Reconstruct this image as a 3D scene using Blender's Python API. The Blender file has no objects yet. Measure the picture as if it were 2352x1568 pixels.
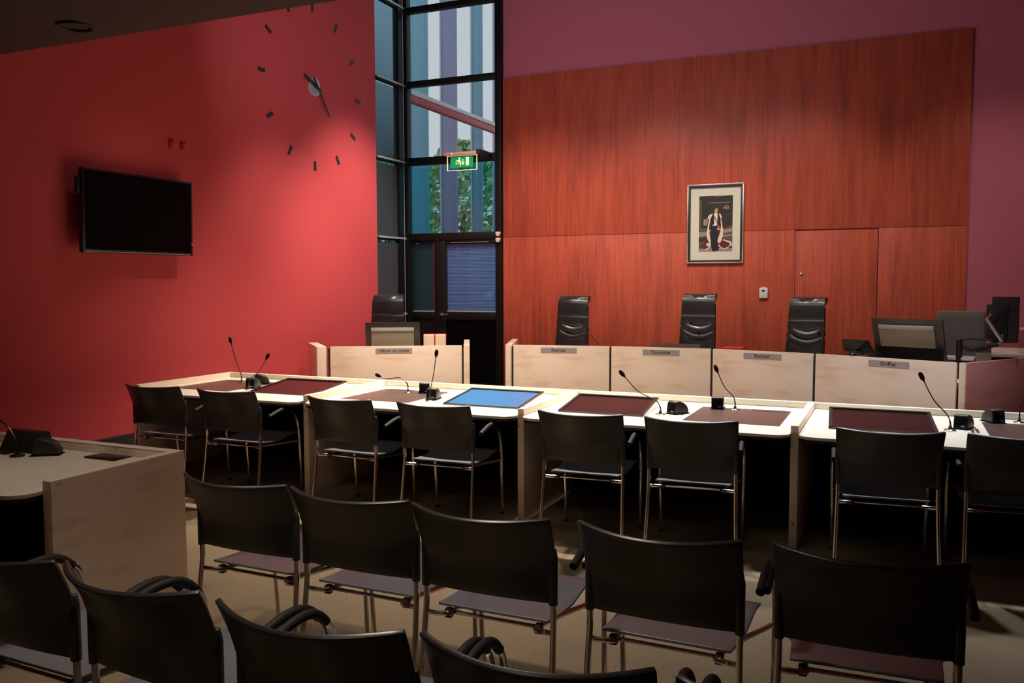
import bpy, bmesh, math, random
from mathutils import Vector, Matrix
random.seed(7)
PI = math.pi
C = bpy.context.scene.collection

# ------------------------------------------------------------------ camera
F_PX, PITCH, YAW, ROLL = 1985.0366, .0687, .4181, .0021
cy_, sy_ = math.cos(YAW), math.sin(YAW)
Fv = Vector((-sy_, cy_, 0)); Rv = Vector((cy_, sy_, 0)); Uv = Vector((0, 0, 1))
F2 = Fv*math.cos(PITCH) - Uv*math.sin(PITCH); U2 = Uv*math.cos(PITCH) + Fv*math.sin(PITCH)
Rr = Rv*math.cos(ROLL) - U2*math.sin(ROLL); Ur = Rv*math.sin(ROLL) + U2*math.cos(ROLL)
cam = bpy.data.objects.new('camera', bpy.data.cameras.new('camera')); C.objects.link(cam)
cam.data.sensor_width = 36; cam.data.lens = F_PX/2352*36; cam.data.clip_end = 300; cam.data.clip_start = .05
cam.matrix_world = Matrix(((Rr.x, Ur.x, -F2.x, 0), (Rr.y, Ur.y, -F2.y, 0), (Rr.z, Ur.z, -F2.z, 1.67), (0, 0, 0, 1)))
bpy.context.scene.camera = cam

# ------------------------------------------------------------------ world
w = bpy.data.worlds.new('overcast_sky'); bpy.context.scene.world = w; w.use_nodes = True
wb = w.node_tree.nodes['Background']; wb.inputs[0].default_value = (.88, .95, 1, 1); wb.inputs[1].default_value = .72

# ------------------------------------------------------------------ lamps
def spot(loc, to, power, color, angle, blend=.8, size=.12):
    l = bpy.data.lights.new('ceiling_spot', 'SPOT'); l.energy = power; l.color = color
    l.spot_size = math.radians(angle); l.spot_blend = blend; l.shadow_soft_size = size
    o = bpy.data.objects.new('ceiling_spot', l); C.objects.link(o); o.location = loc
    o.rotation_euler = (Vector(to)-Vector(loc)).to_track_quat('-Z', 'Y').to_euler()
    return o
WARM = (1, .84, .69)
def panel(loc, to, sx, sy, power, color, spread=180):
    l = bpy.data.lights.new('fill_panel', 'AREA'); l.energy = power; l.color = color; l.shape = 'RECTANGLE'; l.size = sx; l.size_y = sy
    l.spread = math.radians(spread)
    o = bpy.data.objects.new('fill_panel', l); C.objects.link(o); o.location = loc
    o.rotation_euler = (Vector(to)-Vector(loc)).to_track_quat('-Z', 'Y').to_euler()
    return o
NEUTRAL = (.93, .95, 1)
# downlights over the aisle between desks and benches
for x, p, c in ((-4.6, 640, WARM), (-3.6, 1350, WARM), (-2.4, 1200, WARM), (-1.0, 720, NEUTRAL), (.7, 440, NEUTRAL)):
    spot((x, 7.35, 4.55), (x, 6.8, 0), p, c, 82, 1)
# downlights along the red wall
for x, y, z, a, p in ((-4.5, 9.5, 5.2, 66, 720), (-4.5, 8.0, 4.7, 62, 260)):
    spot((x, y, z), (-6.6, y+.3, .8), p, WARM, a, 1)
spot((-5.7, 6.0, 3.8), (-6.0, 6.0, 0), 14, WARM, 110, 1)
# downlights along the veneer wall
for x, p in ((-4.4, 350), (-2.8, 320), (-1.2, 240), (1.0, 130)):
    spot((x, 8.7, 4.9), (x, 11.0, .6), p, WARM, 76, 1)
panel((-3.4, 6.8, 4.3), (-3.4, 11, 5.0), 3.8, .5, 62, (.85, .86, 1))  # added fill replacing ceiling bounce on the upper back wall
# dim downlights over the public rows
spot((-3.5, 2.9, 3.2), (-3.6, 2.9, 0), 62, WARM, 78, 1)
spot((-1.75, 2.5, 3.2), (-1.7, 2.35, 0), 190, WARM, 78, 1)
spot((-1.4, .8, 3.2), (-1.4, 1.3, 0), 14, WARM, 110, 1)
panel((-2.6, 3.7, 3.1), (-2.6, 5.6, .3), 4.5, .4, 4, WARM, 110)  # added weak fill that brightens the desk post fronts

vs = bpy.context.scene.view_settings
vs.view_transform = 'Standard'; vs.look = 'None'; vs.exposure = 0; vs.gamma = 1; vs.use_curve_mapping = False

# ------------------------------------------------------------------ materials
def mat(name, col, rough=.5, metal=0, spec=.5, emit=None, es=0, coat=0):
    m = bpy.data.materials.new(name); m.use_nodes = True
    b = m.node_tree.nodes['Principled BSDF']
    b.inputs['Base Color'].default_value = (*col, 1); b.inputs['Roughness'].default_value = rough
    b.inputs['Metallic'].default_value = metal; b.inputs['Specular IOR Level'].default_value = spec
    b.inputs['Coat Weight'].default_value = coat
    if emit: b.inputs['Emission Color'].default_value = (*emit, 1); b.inputs['Emission Strength'].default_value = es
    return m
def N(m, t, **k):
    n = m.node_tree.nodes.new(t)
    for a, v in k.items(): setattr(n, a, v)
    return n
def noise_mix(m, scale, c0, c1, lo=.35, hi=.65, detail=4, coords='Object', vec_scale=(1, 1, 1), prev=None, rough=.5):
    nt = m.node_tree; L = nt.links
    tc = N(m, 'ShaderNodeTexCoord'); mp = N(m, 'ShaderNodeMapping'); mp.inputs['Scale'].default_value = vec_scale
    nz = N(m, 'ShaderNodeTexNoise'); nz.inputs['Scale'].default_value = scale; nz.inputs['Detail'].default_value = detail
    nz.inputs['Roughness'].default_value = rough
    cr = N(m, 'ShaderNodeValToRGB'); cr.color_ramp.elements[0].position = lo; cr.color_ramp.elements[1].position = hi
    cr.color_ramp.elements[0].color = (*c0, 1); cr.color_ramp.elements[1].color = (*c1, 1)
    L.new(tc.outputs[coords], mp.inputs[0]); L.new(mp.outputs[0], nz.inputs[0]); L.new(nz.outputs[0], cr.inputs[0])
    out = cr.outputs[0]
    if prev is not None:
        mx = N(m, 'ShaderNodeMix', data_type='RGBA', blend_type='MULTIPLY'); mx.inputs[0].default_value = 1
        L.new(prev, mx.inputs[6]); L.new(out, mx.inputs[7]); out = mx.outputs[2]
    L.new(out, nt.nodes['Principled BSDF'].inputs['Base Color'])
    return out
def bump(m, scale, strength, vec_scale=(1, 1, 1), dist=.002):
    nt = m.node_tree; L = nt.links
    tc = N(m, 'ShaderNodeTexCoord'); mp = N(m, 'ShaderNodeMapping'); mp.inputs['Scale'].default_value = vec_scale
    nz = N(m, 'ShaderNodeTexNoise'); nz.inputs['Scale'].default_value = scale; nz.inputs['Detail'].default_value = 3
    bp = N(m, 'ShaderNodeBump'); bp.inputs['Strength'].default_value = strength; bp.inputs['Distance'].default_value = dist
    L.new(tc.outputs['Object'], mp.inputs[0]); L.new(mp.outputs[0], nz.inputs[0]); L.new(nz.outputs[0], bp.inputs['Height'])
    L.new(bp.outputs[0], nt.nodes['Principled BSDF'].inputs['Normal'])

M = {}
M['red'] = mat('red_paint', (.66, .085, .095), .75, spec=.25); bump(M['red'], 260, .12)
M['coolred'] = mat('red_paint_cool_light', (.55, .15, .205), .75, spec=.25); bump(M['coolred'], 260, .1)  # same red paint, cool daylight mixed into its colour
v = M['veneer'] = mat('mahogany_veneer', (.4, .06, .025), .45, spec=.3)
a = noise_mix(v, 1.0, (.56, .105, .056), (.34, .064, .042), .42, .78, 5, vec_scale=(11, 11, 1.1), rough=.62)
noise_mix(v, 1.0, (.80, .78, .78), (1.04, 1.04, 1.04), .3, .6, 3, vec_scale=(90, 90, 1.6), prev=a)
def maple(name, c0, c1, rough=.42):
    m = mat(name, c0, rough, spec=.35)
    a = noise_mix(m, 1.2, c0, c1, .35, .75, 5, vec_scale=(1.4, 1.4, 4), rough=.6)
    b = noise_mix(m, 1.0, (.90, .84, .80), (1, 1, 1), .34, .46, 4, vec_scale=(2.2, 2.2, 9), prev=a)
    noise_mix(m, 1.0, (.52, .38, .32), (1, 1, 1), .235, .30, 2, vec_scale=(9, 9, 22), prev=b)
    return m
M['maple'] = maple('maple_veneer', (.86, .71, .57), (.81, .62, .47))
M['redmaple'] = maple('reddish_maple', (.74, .33, .32), (.66, .28, .27))  # maple pattern in reddish tones
M['top'] = mat('cream_laminate', (.80, .77, .65), .38, spec=.4)
M['edge'] = mat('dark_edge_band', (.02, .018, .016), .5)
M['black'] = mat('black_plastic', (.018, .017, .017), .45)
M['blackmatte'] = mat('black_matte', (.010, .009, .009), .8, spec=.2)
M['chair'] = mat('charcoal_moulded_plastic', (.027, .027, .028), .34, spec=.6); bump(M['chair'], 900, .06)
M['seat'] = mat('dark_grey_seat_shell', (.125, .130, .148), .40, spec=.9)
M['chrome'] = mat('chrome', (.78, .74, .70), .16, 1)
M['steel'] = mat('brushed_steel', (.55, .52, .5), .35, 1)
M['rubber'] = mat('black_rubber', (.011, .010, .010), .65, spec=.3)
M['foam'] = mat('foam_windscreen', (.008, .008, .008), .95, spec=.1)
M['neck'] = mat('gooseneck_metal', (.05, .048, .045), .35, .8)
M['screen'] = mat('switched_off_screen', (.014, .009, .010), .22, spec=.3)
M['screen_refl'] = mat('screen_blue_reflection', (.01, .02, .04), .2, spec=.4, emit=(.10, .33, .66), es=.9)  # blue window reflection put in as emission, screen is not powered
M['tvscreen'] = mat('tv_screen_glass', (.001, .001, .001), .4, spec=.08)
M['bezel'] = mat('screen_bezel', (.014, .010, .010), .35)
M['leather_pad'] = mat('oxblood_leather', (.085, .047, .038), .33, spec=.6); bump(M['leather_pad'], 500, .15)
lt = M['leather'] = mat('black_leather', (.018, .017, .017), .30, spec=.8); bump(lt, 6, .18, (1, 1, 2.0), .02)
M['frame'] = mat('black_window_frame', (.006, .006, .006), .5, spec=.3)
M['alu'] = mat('pale_aluminium', (.50, .52, .54), .4, .3)
M['blind'] = mat('grey_venetian_slats', (.11, .115, .125), .5)
M['blind2'] = mat('blue_grey_venetian_slats', (.20, .25, .35), .5)
M['tealblind'] = mat('teal_roller_blind', (.012, .055, .075), .7)
M['fin'] = mat('blue_facade_fin', (.24, .50, .66), .4)
M['violetrefl'] = mat('violet_reflection_fin', (.34, .38, .60), .4)  # violet is the pane's reflection, put into the fin colour
M['finline'] = mat('white_fin_edge', (.8, .85, .88), .4)
M['darkfin'] = mat('slate_facade_post', (.10, .16, .24), .5)
M['white'] = mat('white_plastic', (.75, .72, .68), .4)
M['cream'] = mat('aged_white_plastic', (.78, .62, .52), .4)
M['plate'] = mat('grey_nameplate', (.40, .355, .345), .5, 0)
M['ink'] = mat('black_lettering', (.012, .011, .011), .6)
M['mat_board'] = mat('passepartout', (.70, .70, .58), .8)
M['frame_silver'] = mat('silver_moulding', (.6, .52, .47), .3, .7)
M['ceiling'] = mat('brown_ceiling', (.055, .031, .025), .9)
M['green'] = mat('exit_green', (0, .22, .07), .4, emit=(0, .36, .12), es=.35)
M['exitwhite'] = mat('exit_symbol', (.85, .85, .5), .4, emit=(.9, .9, .5), es=.35)
M['pinkbar'] = mat('lamp_housing', (.50, .24, .21), .5)
M['paper'] = mat('book_pages', (.85, .66, .50), .8)
M['bookred'] = mat('red_book_cover', (.62, .035, .03), .5)
M['redbox'] = mat('red_wall_plate', (.58, .055, .065), .35)
M['bronze'] = mat('bronze_monitor_back', (.055, .048, .038), .3, .3)
M['putty'] = mat('putty_grey_panel', (.27, .235, .17), .25, spec=.6)
M['greymesh'] = mat('grey_chair_fabric', (.17, .155, .16), .8)
M['redfolder'] = mat('red_folder', (.6, .03, .04), .5)
M['led'] = mat('standby_light', (.5, 0, 0), .5, emit=(1, .03, .03), es=3)
M['acrylic'] = None
g = M['maroon'] = mat('maroon_buttons', (.18, .03, .035), .5)
f = M['carpet'] = mat('beige_carpet', (.30, .23, .15), .95, spec=.1)
a = noise_mix(f, 160, (.20, .155, .10), (.34, .265, .175), .38, .62, 3)
noise_mix(f, 1.3, (.88, .88, .88), (1.05, 1.05, 1.05), .35, .65, 3, prev=a); bump(f, 170, .7, dist=.004)
M['dais'] = mat('dark_dais_carpet', (.05, .04, .032), .95)
M['grass'] = mat('lawn', (.05, .13, .03), .9)
M['leaf'] = mat('tree_leaves', (.36, .62, .33), .7)
M['bark'] = mat('bark', (.10, .07, .05), .9)
M['pave'] = mat('paving', (.35, .34, .33), .9)
def glass(name, tint, refl=1.0, ior=1.5):
    m = bpy.data.materials.new(name); m.use_nodes = True; nt = m.node_tree; nt.nodes.clear(); L = nt.links
    o = nt.nodes.new('ShaderNodeOutputMaterial'); mx = nt.nodes.new('ShaderNodeMixShader')
    t = nt.nodes.new('ShaderNodeBsdfTransparent'); t.inputs[0].default_value = (*tint, 1)
    gl = nt.nodes.new('ShaderNodeBsdfGlossy'); gl.inputs['Roughness'].default_value = 0.02
    fr = nt.nodes.new('ShaderNodeFresnel'); fr.inputs[0].default_value = ior
    ml = nt.nodes.new('ShaderNodeMath'); ml.operation = 'MULTIPLY'; ml.inputs[1].default_value = refl
    ge = nt.nodes.new('ShaderNodeNewGeometry'); sb = nt.nodes.new('ShaderNodeMath'); sb.operation = 'SUBTRACT'; sb.inputs[0].default_value = 1
    m2 = nt.nodes.new('ShaderNodeMath'); m2.operation = 'MULTIPLY'
    L.new(ge.outputs['Backfacing'], sb.inputs[1]); L.new(sb.outputs[0], m2.inputs[0]); L.new(ml.outputs[0], m2.inputs[1])
    L.new(fr.outputs[0], ml.inputs[0]); L.new(m2.outputs[0], mx.inputs[0]); L.new(t.outputs[0], mx.inputs[1]); L.new(gl.outputs[0], mx.inputs[2])
    L.new(mx.outputs[0], o.inputs[0]); return m
M['glass'] = glass('clear_glass', (.93, .97, .98), 3.0)
M['curtainglass'] = glass('blue_grey_glass', (.55, .70, .80), 1.2)
M['doorglass'] = glass('door_glass', (.75, .88, 1.0), .8)
M['tealglass'] = glass('teal_tinted_glass', (.50, .80, .86), 1.5)
M['acrylic'] = glass('clear_acrylic', (.9, .92, .9), 1.0)

# ------------------------------------------------------------------ mesh helper
class MB:
    def __init__(s): s.bm = bmesh.new(); s.mi = 0
    def face(s, vs):
        try: f = s.bm.faces.new(vs); f.material_index = s.mi; return f
        except ValueError: return None
    def hexa(s, p):
        v = [s.bm.verts.new(q) for q in p]
        for f in ((3, 2, 1, 0), (4, 5, 6, 7), (0, 1, 5, 4), (1, 2, 6, 5), (2, 3, 7, 6), (3, 0, 4, 7)): s.face([v[i] for i in f])
        return s
    def box(s, x0, x1, y0, y1, z0, z1):
        return s.hexa([(x0, y0, z0), (x1, y0, z0), (x1, y1, z0), (x0, y1, z0), (x0, y0, z1), (x1, y0, z1), (x1, y1, z1), (x0, y1, z1)])
    def slab(s, a, b, t, z0, z1, side=1):
        """upright board from plan point a to b, thickness t to the left (side=1) of the direction"""
        a = Vector(a); b = Vector(b); d = (b-a).normalized(); n = Vector((-d.y, d.x))*t*side
        q = [a, b, b+n, a+n]
        if side < 0: q = [a+n, b+n, b, a]
        return s.hexa([(*p, z0) for p in q] + [(*p, z1) for p in q])
    def prism(s, poly, z0, z1, T=None):
        T = T or (lambda x, y, z: (x, y, z))
        a = [s.bm.verts.new(T(x, y, z0)) for x, y in poly]; b = [s.bm.verts.new(T(x, y, z1)) for x, y in poly]
        s.face(a[::-1]); s.face(b); n = len(poly)
        for i in range(n): s.face([a[i], a[(i+1) % n], b[(i+1) % n], b[i]])
        return s
    def tube(s, pts, r, n=10, cap=True):
        pts = [Vector(p) for p in pts]; rs = r if isinstance(r, (list, tuple)) else [r]*len(pts)
        rings = []; up = None
        for i, p in enumerate(pts):
            t = (pts[min(i+1, len(pts)-1)]-pts[max(i-1, 0)]).normalized()
            if up is None: up = Vector((1, 0, 0)) if abs(t.x) < .9 else Vector((0, 1, 0))
            up = (up-t*up.dot(t)).normalized(); sd = t.cross(up)
            rings.append([s.bm.verts.new(p+(up*math.cos(2*PI*k/n)+sd*math.sin(2*PI*k/n))*rs[i]) for k in range(n)])
        for a, b in zip(rings, rings[1:]):
            for k in range(n): s.face([a[k], a[(k+1) % n], b[(k+1) % n], b[k]])
        if cap: s.face(rings[0][::-1]); s.face(rings[-1])
        return s
    def lathe(s, prof, n=16, c=(0, 0, 0), ax=None):
        """profile of (r, h) along axis ax at c"""
        ax = Vector(ax or (0, 0, 1)).normalized(); c = Vector(c)
        u = ax.orthogonal().normalized(); w_ = ax.cross(u); rings = []
        for r, h in prof:
            rings.append([s.bm.verts.new(c+ax*h+(u*math.cos(2*PI*k/n)+w_*math.sin(2*PI*k/n))*max(r, 1e-4)) for k in range(n)])
        for a, b in zip(rings, rings[1:]):
            for k in range(n): s.face([a[k], a[(k+1) % n], b[(k+1) % n], b[k]])
        s.face(rings[0][::-1]); s.face(rings[-1]); return s
    def sheet(s, fn, nu, nv, th):
        """thick sheet: fn(u,v)->(point, normal)"""
        A = []; B = []
        for i in range(nu+1):
            ra = []; rb = []
            for j in range(nv+1):
                u, v_ = i/nu, j/nv; e = 1e-3
                p = Vector(fn(u, v_)); du = Vector(fn(u+e, v_))-Vector(fn(u-e, v_)); dv = Vector(fn(u, v_+e))-Vector(fn(u, v_-e))
                nn = du.cross(dv).normalized()*th/2
                ra.append(s.bm.verts.new(p+nn)); rb.append(s.bm.verts.new(p-nn))
            A.append(ra); B.append(rb)
        for i in range(nu):
            for j in range(nv):
                s.face([A[i][j], A[i+1][j], A[i+1][j+1], A[i][j+1]]); s.face([B[i][j+1], B[i+1][j+1], B[i+1][j], B[i][j]])
        for i in range(nu):
            s.face([A[i+1][0], A[i][0], B[i][0], B[i+1][0]]); s.face([A[i][nv], A[i+1][nv], B[i+1][nv], B[i][nv]])
        for j in range(nv):
            s.face([A[0][j], A[0][j+1], B[0][j+1], B[0][j]]); s.face([A[nu][j+1], A[nu][j], B[nu][j], B[nu][j+1]])
        return s
    def bake(s, ang=35, bev=0, seg=2):
        bm = s.bm
        bmesh.ops.recalc_face_normals(bm, faces=bm.faces)
        if bev:
            es = [e for e in bm.edges if len(e.link_faces) == 2 and e.calc_face_angle(0) > .6]
            bmesh.ops.bevel(bm, geom=es, offset=bev, segments=seg, affect='EDGES', profile=.5, clamp_overlap=True)
        me = bpy.data.meshes.new('m'); bm.to_mesh(me); bm.free()
        me.polygons.foreach_set('use_smooth', [True]*len(me.polygons))
        me.set_sharp_from_angle(angle=math.radians(ang))
        return me
    def build(s, name, mats, parent=None, bev=0, ang=35, seg=2, **tags):
        me = s.bake(ang, bev, seg); me.name = name
        for m_ in (mats if isinstance(mats, (list, tuple)) else [mats]): me.materials.append(M[m_] if isinstance(m_, str) else m_)
        o = bpy.data.objects.new(name, me); C.objects.link(o)
        if parent: o.parent = parent
        for k, v_ in tags.items(): o[k] = v_
        return o
def thing(name, label, cat, loc=(0, 0, 0), rz=0, group=None):
    o = bpy.data.objects.new(name, None); C.objects.link(o); o.empty_display_size = .1
    o.location = loc; o.rotation_euler = (0, 0, rz); o['label'] = label; o['category'] = cat
    if group: o['group'] = group
    return o
def struct(name, mb, m_, bev=0, parent=None):
    o = mb.build(name, m_, parent, bev)
    if not parent: o['kind'] = 'structure'
    return o
def dup(root, loc, rz, label, group=None):
    def cp(o, par):
        c = o.copy(); C.objects.link(c); c.parent = par
        for ch in list(o.children): cp(ch, c)
        return c
    r = cp(root, None); r.location = loc; r.rotation_euler = (0, 0, rz); r['label'] = label
    if group: r['group'] = group
    return r
def smooth(pts, n=6):
    P = [Vector(p) for p in pts]; P = [P[0]*2-P[1]] + P + [P[-1]*2-P[-2]]; out = []
    for i in range(1, len(P)-2):
        for k in range(n):
            t = k/n; a, b, c, d = P[i-1:i+3]
            out.append(.5*((2*b)+(-a+c)*t+(2*a-5*b+4*c-d)*t*t+(-a+3*b-3*c+d)*t**3))
    out.append(P[-2]); return out
def text(s, name, size, m_, parent, mw, depth=.0008, align='CENTER', **tags):
    cu = bpy.data.curves.new(name, 'FONT'); cu.body = s; cu.size = size; cu.extrude = depth; cu.align_x = align; cu.align_y = 'CENTER'
    t = bpy.data.objects.new('tmp', cu); C.objects.link(t)
    bpy.context.view_layer.update()
    me = bpy.data.meshes.new_from_object(t.evaluated_get(bpy.context.evaluated_depsgraph_get()))
    bpy.data.objects.remove(t); me.transform(mw); me.materials.append(M[m_]) if not me.materials else None
    me.materials[0] = M[m_]
    o = bpy.data.objects.new(name, me); C.objects.link(o); o.parent = parent
    for k, v_ in tags.items(): o[k] = v_
    return o

# ------------------------------------------------------------------ room shell
XW, YW = -6.6, 11.05
XR, YB = 4.6, -3.0
struct('floor', MB().box(XW-.3, XR+.2, YB-.2, 7.6, -.1, 0), 'carpet')
struct('floor', MB().prism([(XW, 7.6), (XR, 7.6), (XR, YW+.02), (XW, YW+.02)], -.1, .16), 'dais')
struct('wall_left', MB().box(XW-.25, XW, YB-.2, 10.26, 0, 6.6), 'red')
struct('wall_back', MB().box(-5.045, XR+.2, YW+.03, YW+.25, 0, 7.0), 'coolred')
struct('wall_right', MB().box(XR, XR+.2, YB-.2, YW+.03, 0, 7.0), 'red')
struct('wall_front', MB().box(XW-.25, XR+.2, YB-.2, YB, 0, 3.5), 'coolred')
zs = lambda y: 3.49+.434*(y-4.71)
struct('ceiling', MB().prism([(YB-.2, 3.27), (4.2, zs(4.2)), (YW+.3, zs(YW+.3)), (YW+.3, zs(YW+.3)+.2), (4.2, zs(4.2)+.25), (YB-.2, 3.5)], XW-.25, XR+.2, T=lambda y, z, x: (x, y, z)), 'ceiling')
b = MB().box(XW+.001, XW+.05, YB, 10.2, 0, .25).box(XW+.04, XW+.075, YB, 10.2, .02, .205).box(XW+.06, XW+.095, YB, 10.2, .02, .15).box(XW+.08, XW+.115, YB, 10.2, .0, .09)
struct('baseboard_left', b, 'black', .003)
# veneer cladding on the back wall, in an upper band and lower panels around the flush door
vy0, vy1 = YW, YW+.028
struct('trim_1', MB().box(-5.04, .71, vy0, vy1, 2.297, 4.475), 'veneer', .0015)
struct('trim_2', MB().box(-5.04, -1.141, vy0, vy1, .16, 2.292), 'veneer', .0015)
struct('trim_3', MB().box(-.207, .71, vy0, vy1, .16, 2.292), 'veneer', .0015)
d2 = struct('door_2', MB().box(-1.133, -.215, vy0, vy1, .17, 2.280), 'veneer', .0015)
k = MB().lathe([(.016, 0), (.016, .006), (.011, .008), (.011, .016), (.004, .018)], 14, (-1.064, vy0, 1.757), (0, -1, 0)).build('lock', 'steel', d2)

# ------------------------------------------------------------------ window column beside the veneer wall
fr = MB()
def bar(x0, x1, z0, z1, d=.09): fr.box(x0, x1, YW-d/2, YW+d/2, z0, z1)
bar(-6.62, -6.535, .16, 6.4, .12)              # corner post
bar(-5.135, -5.045, .16, 6.4, .12)             # post at the veneer
for z0, z1 in ((5.52, 5.60), (4.475, 4.555), (3.36, 3.465), (2.27, 2.375)): bar(-6.54, -5.13, z0, z1, .10)
win = struct('window_1', fr, 'frame', .004)
for z0, z1, mt in ((5.6, 6.4, 'glass'), (4.555, 5.52, 'glass'), (3.465, 4.475, 'glass'), (2.375, 3.36, 'tealglass')):
    MB().box(-6.54, -5.13, YW-.004, YW+.004, z0, z1).build('pane', mt, win)
# glazed door with side light
dr = struct('door_1', MB().box(-6.54, -6.50, YW-.035, YW+.035, .16, 2.27).box(-6.115, -5.935, YW-.04, YW+.04, .16, 2.27)
            .box(-6.50, -6.115, YW-.03, YW+.03, 1.145, 1.24).box(-6.50, -6.115, YW-.03, YW+.03, 2.255, 2.27).box(-6.50, -6.115, YW-.03, YW+.03, .16, .23)
            .box(-5.935, -5.13, YW-.04, YW+.04, 1.13, 1.245).box(-5.935, -5.13, YW-.04, YW+.04, 2.22, 2.27).box(-5.935, -5.13, YW-.04, YW+.04, .16, .225), 'frame', .003)
MB().box(-6.50, -6.115, YW-.004, YW+.004, 1.24, 2.255).build('pane', 'glass', dr)
MB().box(-5.935, -5.137, YW-.004, YW+.004, 1.245, 2.22).build('pane', 'doorglass', dr)
MB().box(-6.50, -6.115, YW+.012, YW+.018, 1.24, 2.255).build('roller_blind', 'tealblind', dr)
MB().box(-6.50, -6.115, YW-.01, YW+.01, .23, 1.145).build('lower_panel', 'frame', dr)
MB().box(-5.935, -5.137, YW-.01, YW+.01, .225, 1.13).build('lower_panel', 'tvscreen', dr)
sl = MB()
for i in range(48):
    z = 1.255+i*.0202
    sl.hexa([(-5.93, YW+.010, z), (-5.14, YW+.010, z), (-5.14, YW+.018, z+.017), (-5.93, YW+.018, z+.017), (-5.93, YW+.0115, z), (-5.14, YW+.0115, z), (-5.14, YW+.0195, z+.0185), (-5.93, YW+.0195, z+.0185)])
sl.build('blind_slats', 'blind2', dr)
MB().box(-5.93, -5.14, YW-.006, YW+.02, 1.243, 1.258).box(-6.495, -6.12, YW-.006, YW+.02, 1.24, 1.256).box(-5.86, -5.25, YW-.043, YW-.036, 2.232, 2.237).build('blind_rail', 'alu', dr)
MB().tube(smooth([(-6.0, YW-.04, 1.206), (-6.0, YW-.09, 1.206), (-5.97, YW-.098, 1.207), (-5.866, YW-.098, 1.208)], 4), .010, 8).lathe([(.024, 0), (.024, .008)], 16, (-6.0, YW-.04, 1.206), (0, -1, 0)).build('handle', 'steel', dr)

# ------------------------------------------------------------------ side curtain wall with venetian blinds
fr = MB()
for y0, y1 in ((10.82, 11.0),): fr.box(XW-.06, XW+.03, y0, y1, 0.16, 6.4)
for z in (1.2, 2.296, 3.394, 4.487, 5.58): fr.box(XW-.05, XW+.02, 10.262, 10.84, z-.03, z+.012)
wl = struct('window_2', fr, 'frame', .003)
zl = [.16, 1.2, 2.296, 3.394, 4.487, 5.58, 6.4]
for a_, b_ in zip(zl, zl[1:]):
    MB().box(XW-.049, XW-.044, 10.262, 10.82, a_+.012, b_-.03).build('pane', 'curtainglass', wl)
    s_ = MB(); z = a_+.03
    while z < b_-.05:
        for y0, y1 in ((10.265, 10.815),):
            s_.hexa([(XW-.030, y0, z), (XW-.006, y0, z-.018), (XW-.006, y1, z-.018), (XW-.030, y1, z), (XW-.030, y0, z+.0012), (XW-.006, y0, z-.0168), (XW-.006, y1, z-.0168), (XW-.030, y1, z+.0012)])
        z += .0140
    s_.build('blind_slats', 'blind', wl)
    MB().box(XW-.002, XW+.034, 10.265, 10.99, b_-.004, b_+.022).build('transom_cap', 'alu', wl)
MB().box(XW+.03, XW+.036, 10.935, 10.943, 1.0, 6.3).build('guide_rail', 'alu', wl)

# ------------------------------------------------------------------ outdoors
g_ = MB().box(-60, 40, YW+.4, 90, -.3, -.1).build('lawn', 'grass'); g_['kind'] = 'structure'
MB().box(-60, XW-.4, -20, YW+.4, -.3, -.1).build('paving', 'pave')['kind'] = 'structure'
def post(x0, x1, m_, label):
    t = thing('facade_fin', label, 'facade fin', ((x0+x1)*.625, 15.0, -.1), group=None)
    h = (x1-x0)*.625
    MB().box(-h, h, -.02, .12, 0, 9.5).build('fin_blade', m_, t, .004)
    MB().box(-h-.012, -h+.012, -.05, .0, 0, 9.5).build('fin_edge', 'finline', t)
post(-7.10, -6.80, 'fin', 'blue vertical facade fin outside the tall window, the leftmost')
post(-6.52, -6.29, 'violetrefl', 'facade fin with violet reflection in its colour outside the tall window, second from the corner post')
post(-5.99, -5.85, 'fin', 'narrow blue facade fin outside the tall window, third from the corner post')
post(-5.62, -5.44, 'violetrefl', 'facade fin with violet reflection in its colour outside, next to the veneered wall')
bm_ = thing('transom_reflection', 'pale bar outside the tall window standing in for a reflected transom', 'beam', (-6.62, 11.14, 4.40))  # solid bar built in place of a reflection in the panes
MB().box(-.05, .05, 0, 3.7, .02, .085).build('cap', 'finline', bm_, .005)
MB().box(-.04, .04, 0, 3.7, -.09, .015).build('web', 'redbox', bm_, .005)  # red web stands for the red wall mirrored in the glass
def tree(x, y, h, r, label, seed):
    t = thing('tree', label, 'tree', (x, y, -.1), group=None); rd = random.Random(seed)
    MB().tube([(0, 0, 0), (.1, 0, h*.35), (0, .1, h*.7)], [.2, .15, .06], 8).build('trunk', 'bark', t)
    lb = MB()
    for i in range(4200):
        a1, z1 = rd.uniform(0, 2*PI), rd.uniform(-1, 1); rr = r*(.55+.45*rd.random())*(1-abs(z1)**3*.5)
        p = Vector((math.cos(a1)*rr*math.sqrt(1-z1*z1*.8), math.sin(a1)*rr*math.sqrt(1-z1*z1*.8), h*.58+z1*h*.42))
        n1 = Vector((rd.gauss(0, 1), rd.gauss(0, 1), rd.gauss(0, 1))).normalized(); u1 = n1.orthogonal()*.10; v1 = n1.cross(u1).normalized()*.08
        lb.face([lb.bm.verts.new(p+q) for q in (u1, v1, -u1, -v1)])
    lb.build('foliage', 'leaf', t)
tree(-13.4, 26, 6.4, 2.0, 'green tree seen through the window above the exit door', 1)
tree(-10.0, 29.0, 7.3, 1.8, 'leafy green tree outside, nearest the veneered wall', 2)
tree(-19.4, 31, 6.9, 2.3, 'pale green tree outside behind the leftmost facade fins', 3)

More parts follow.
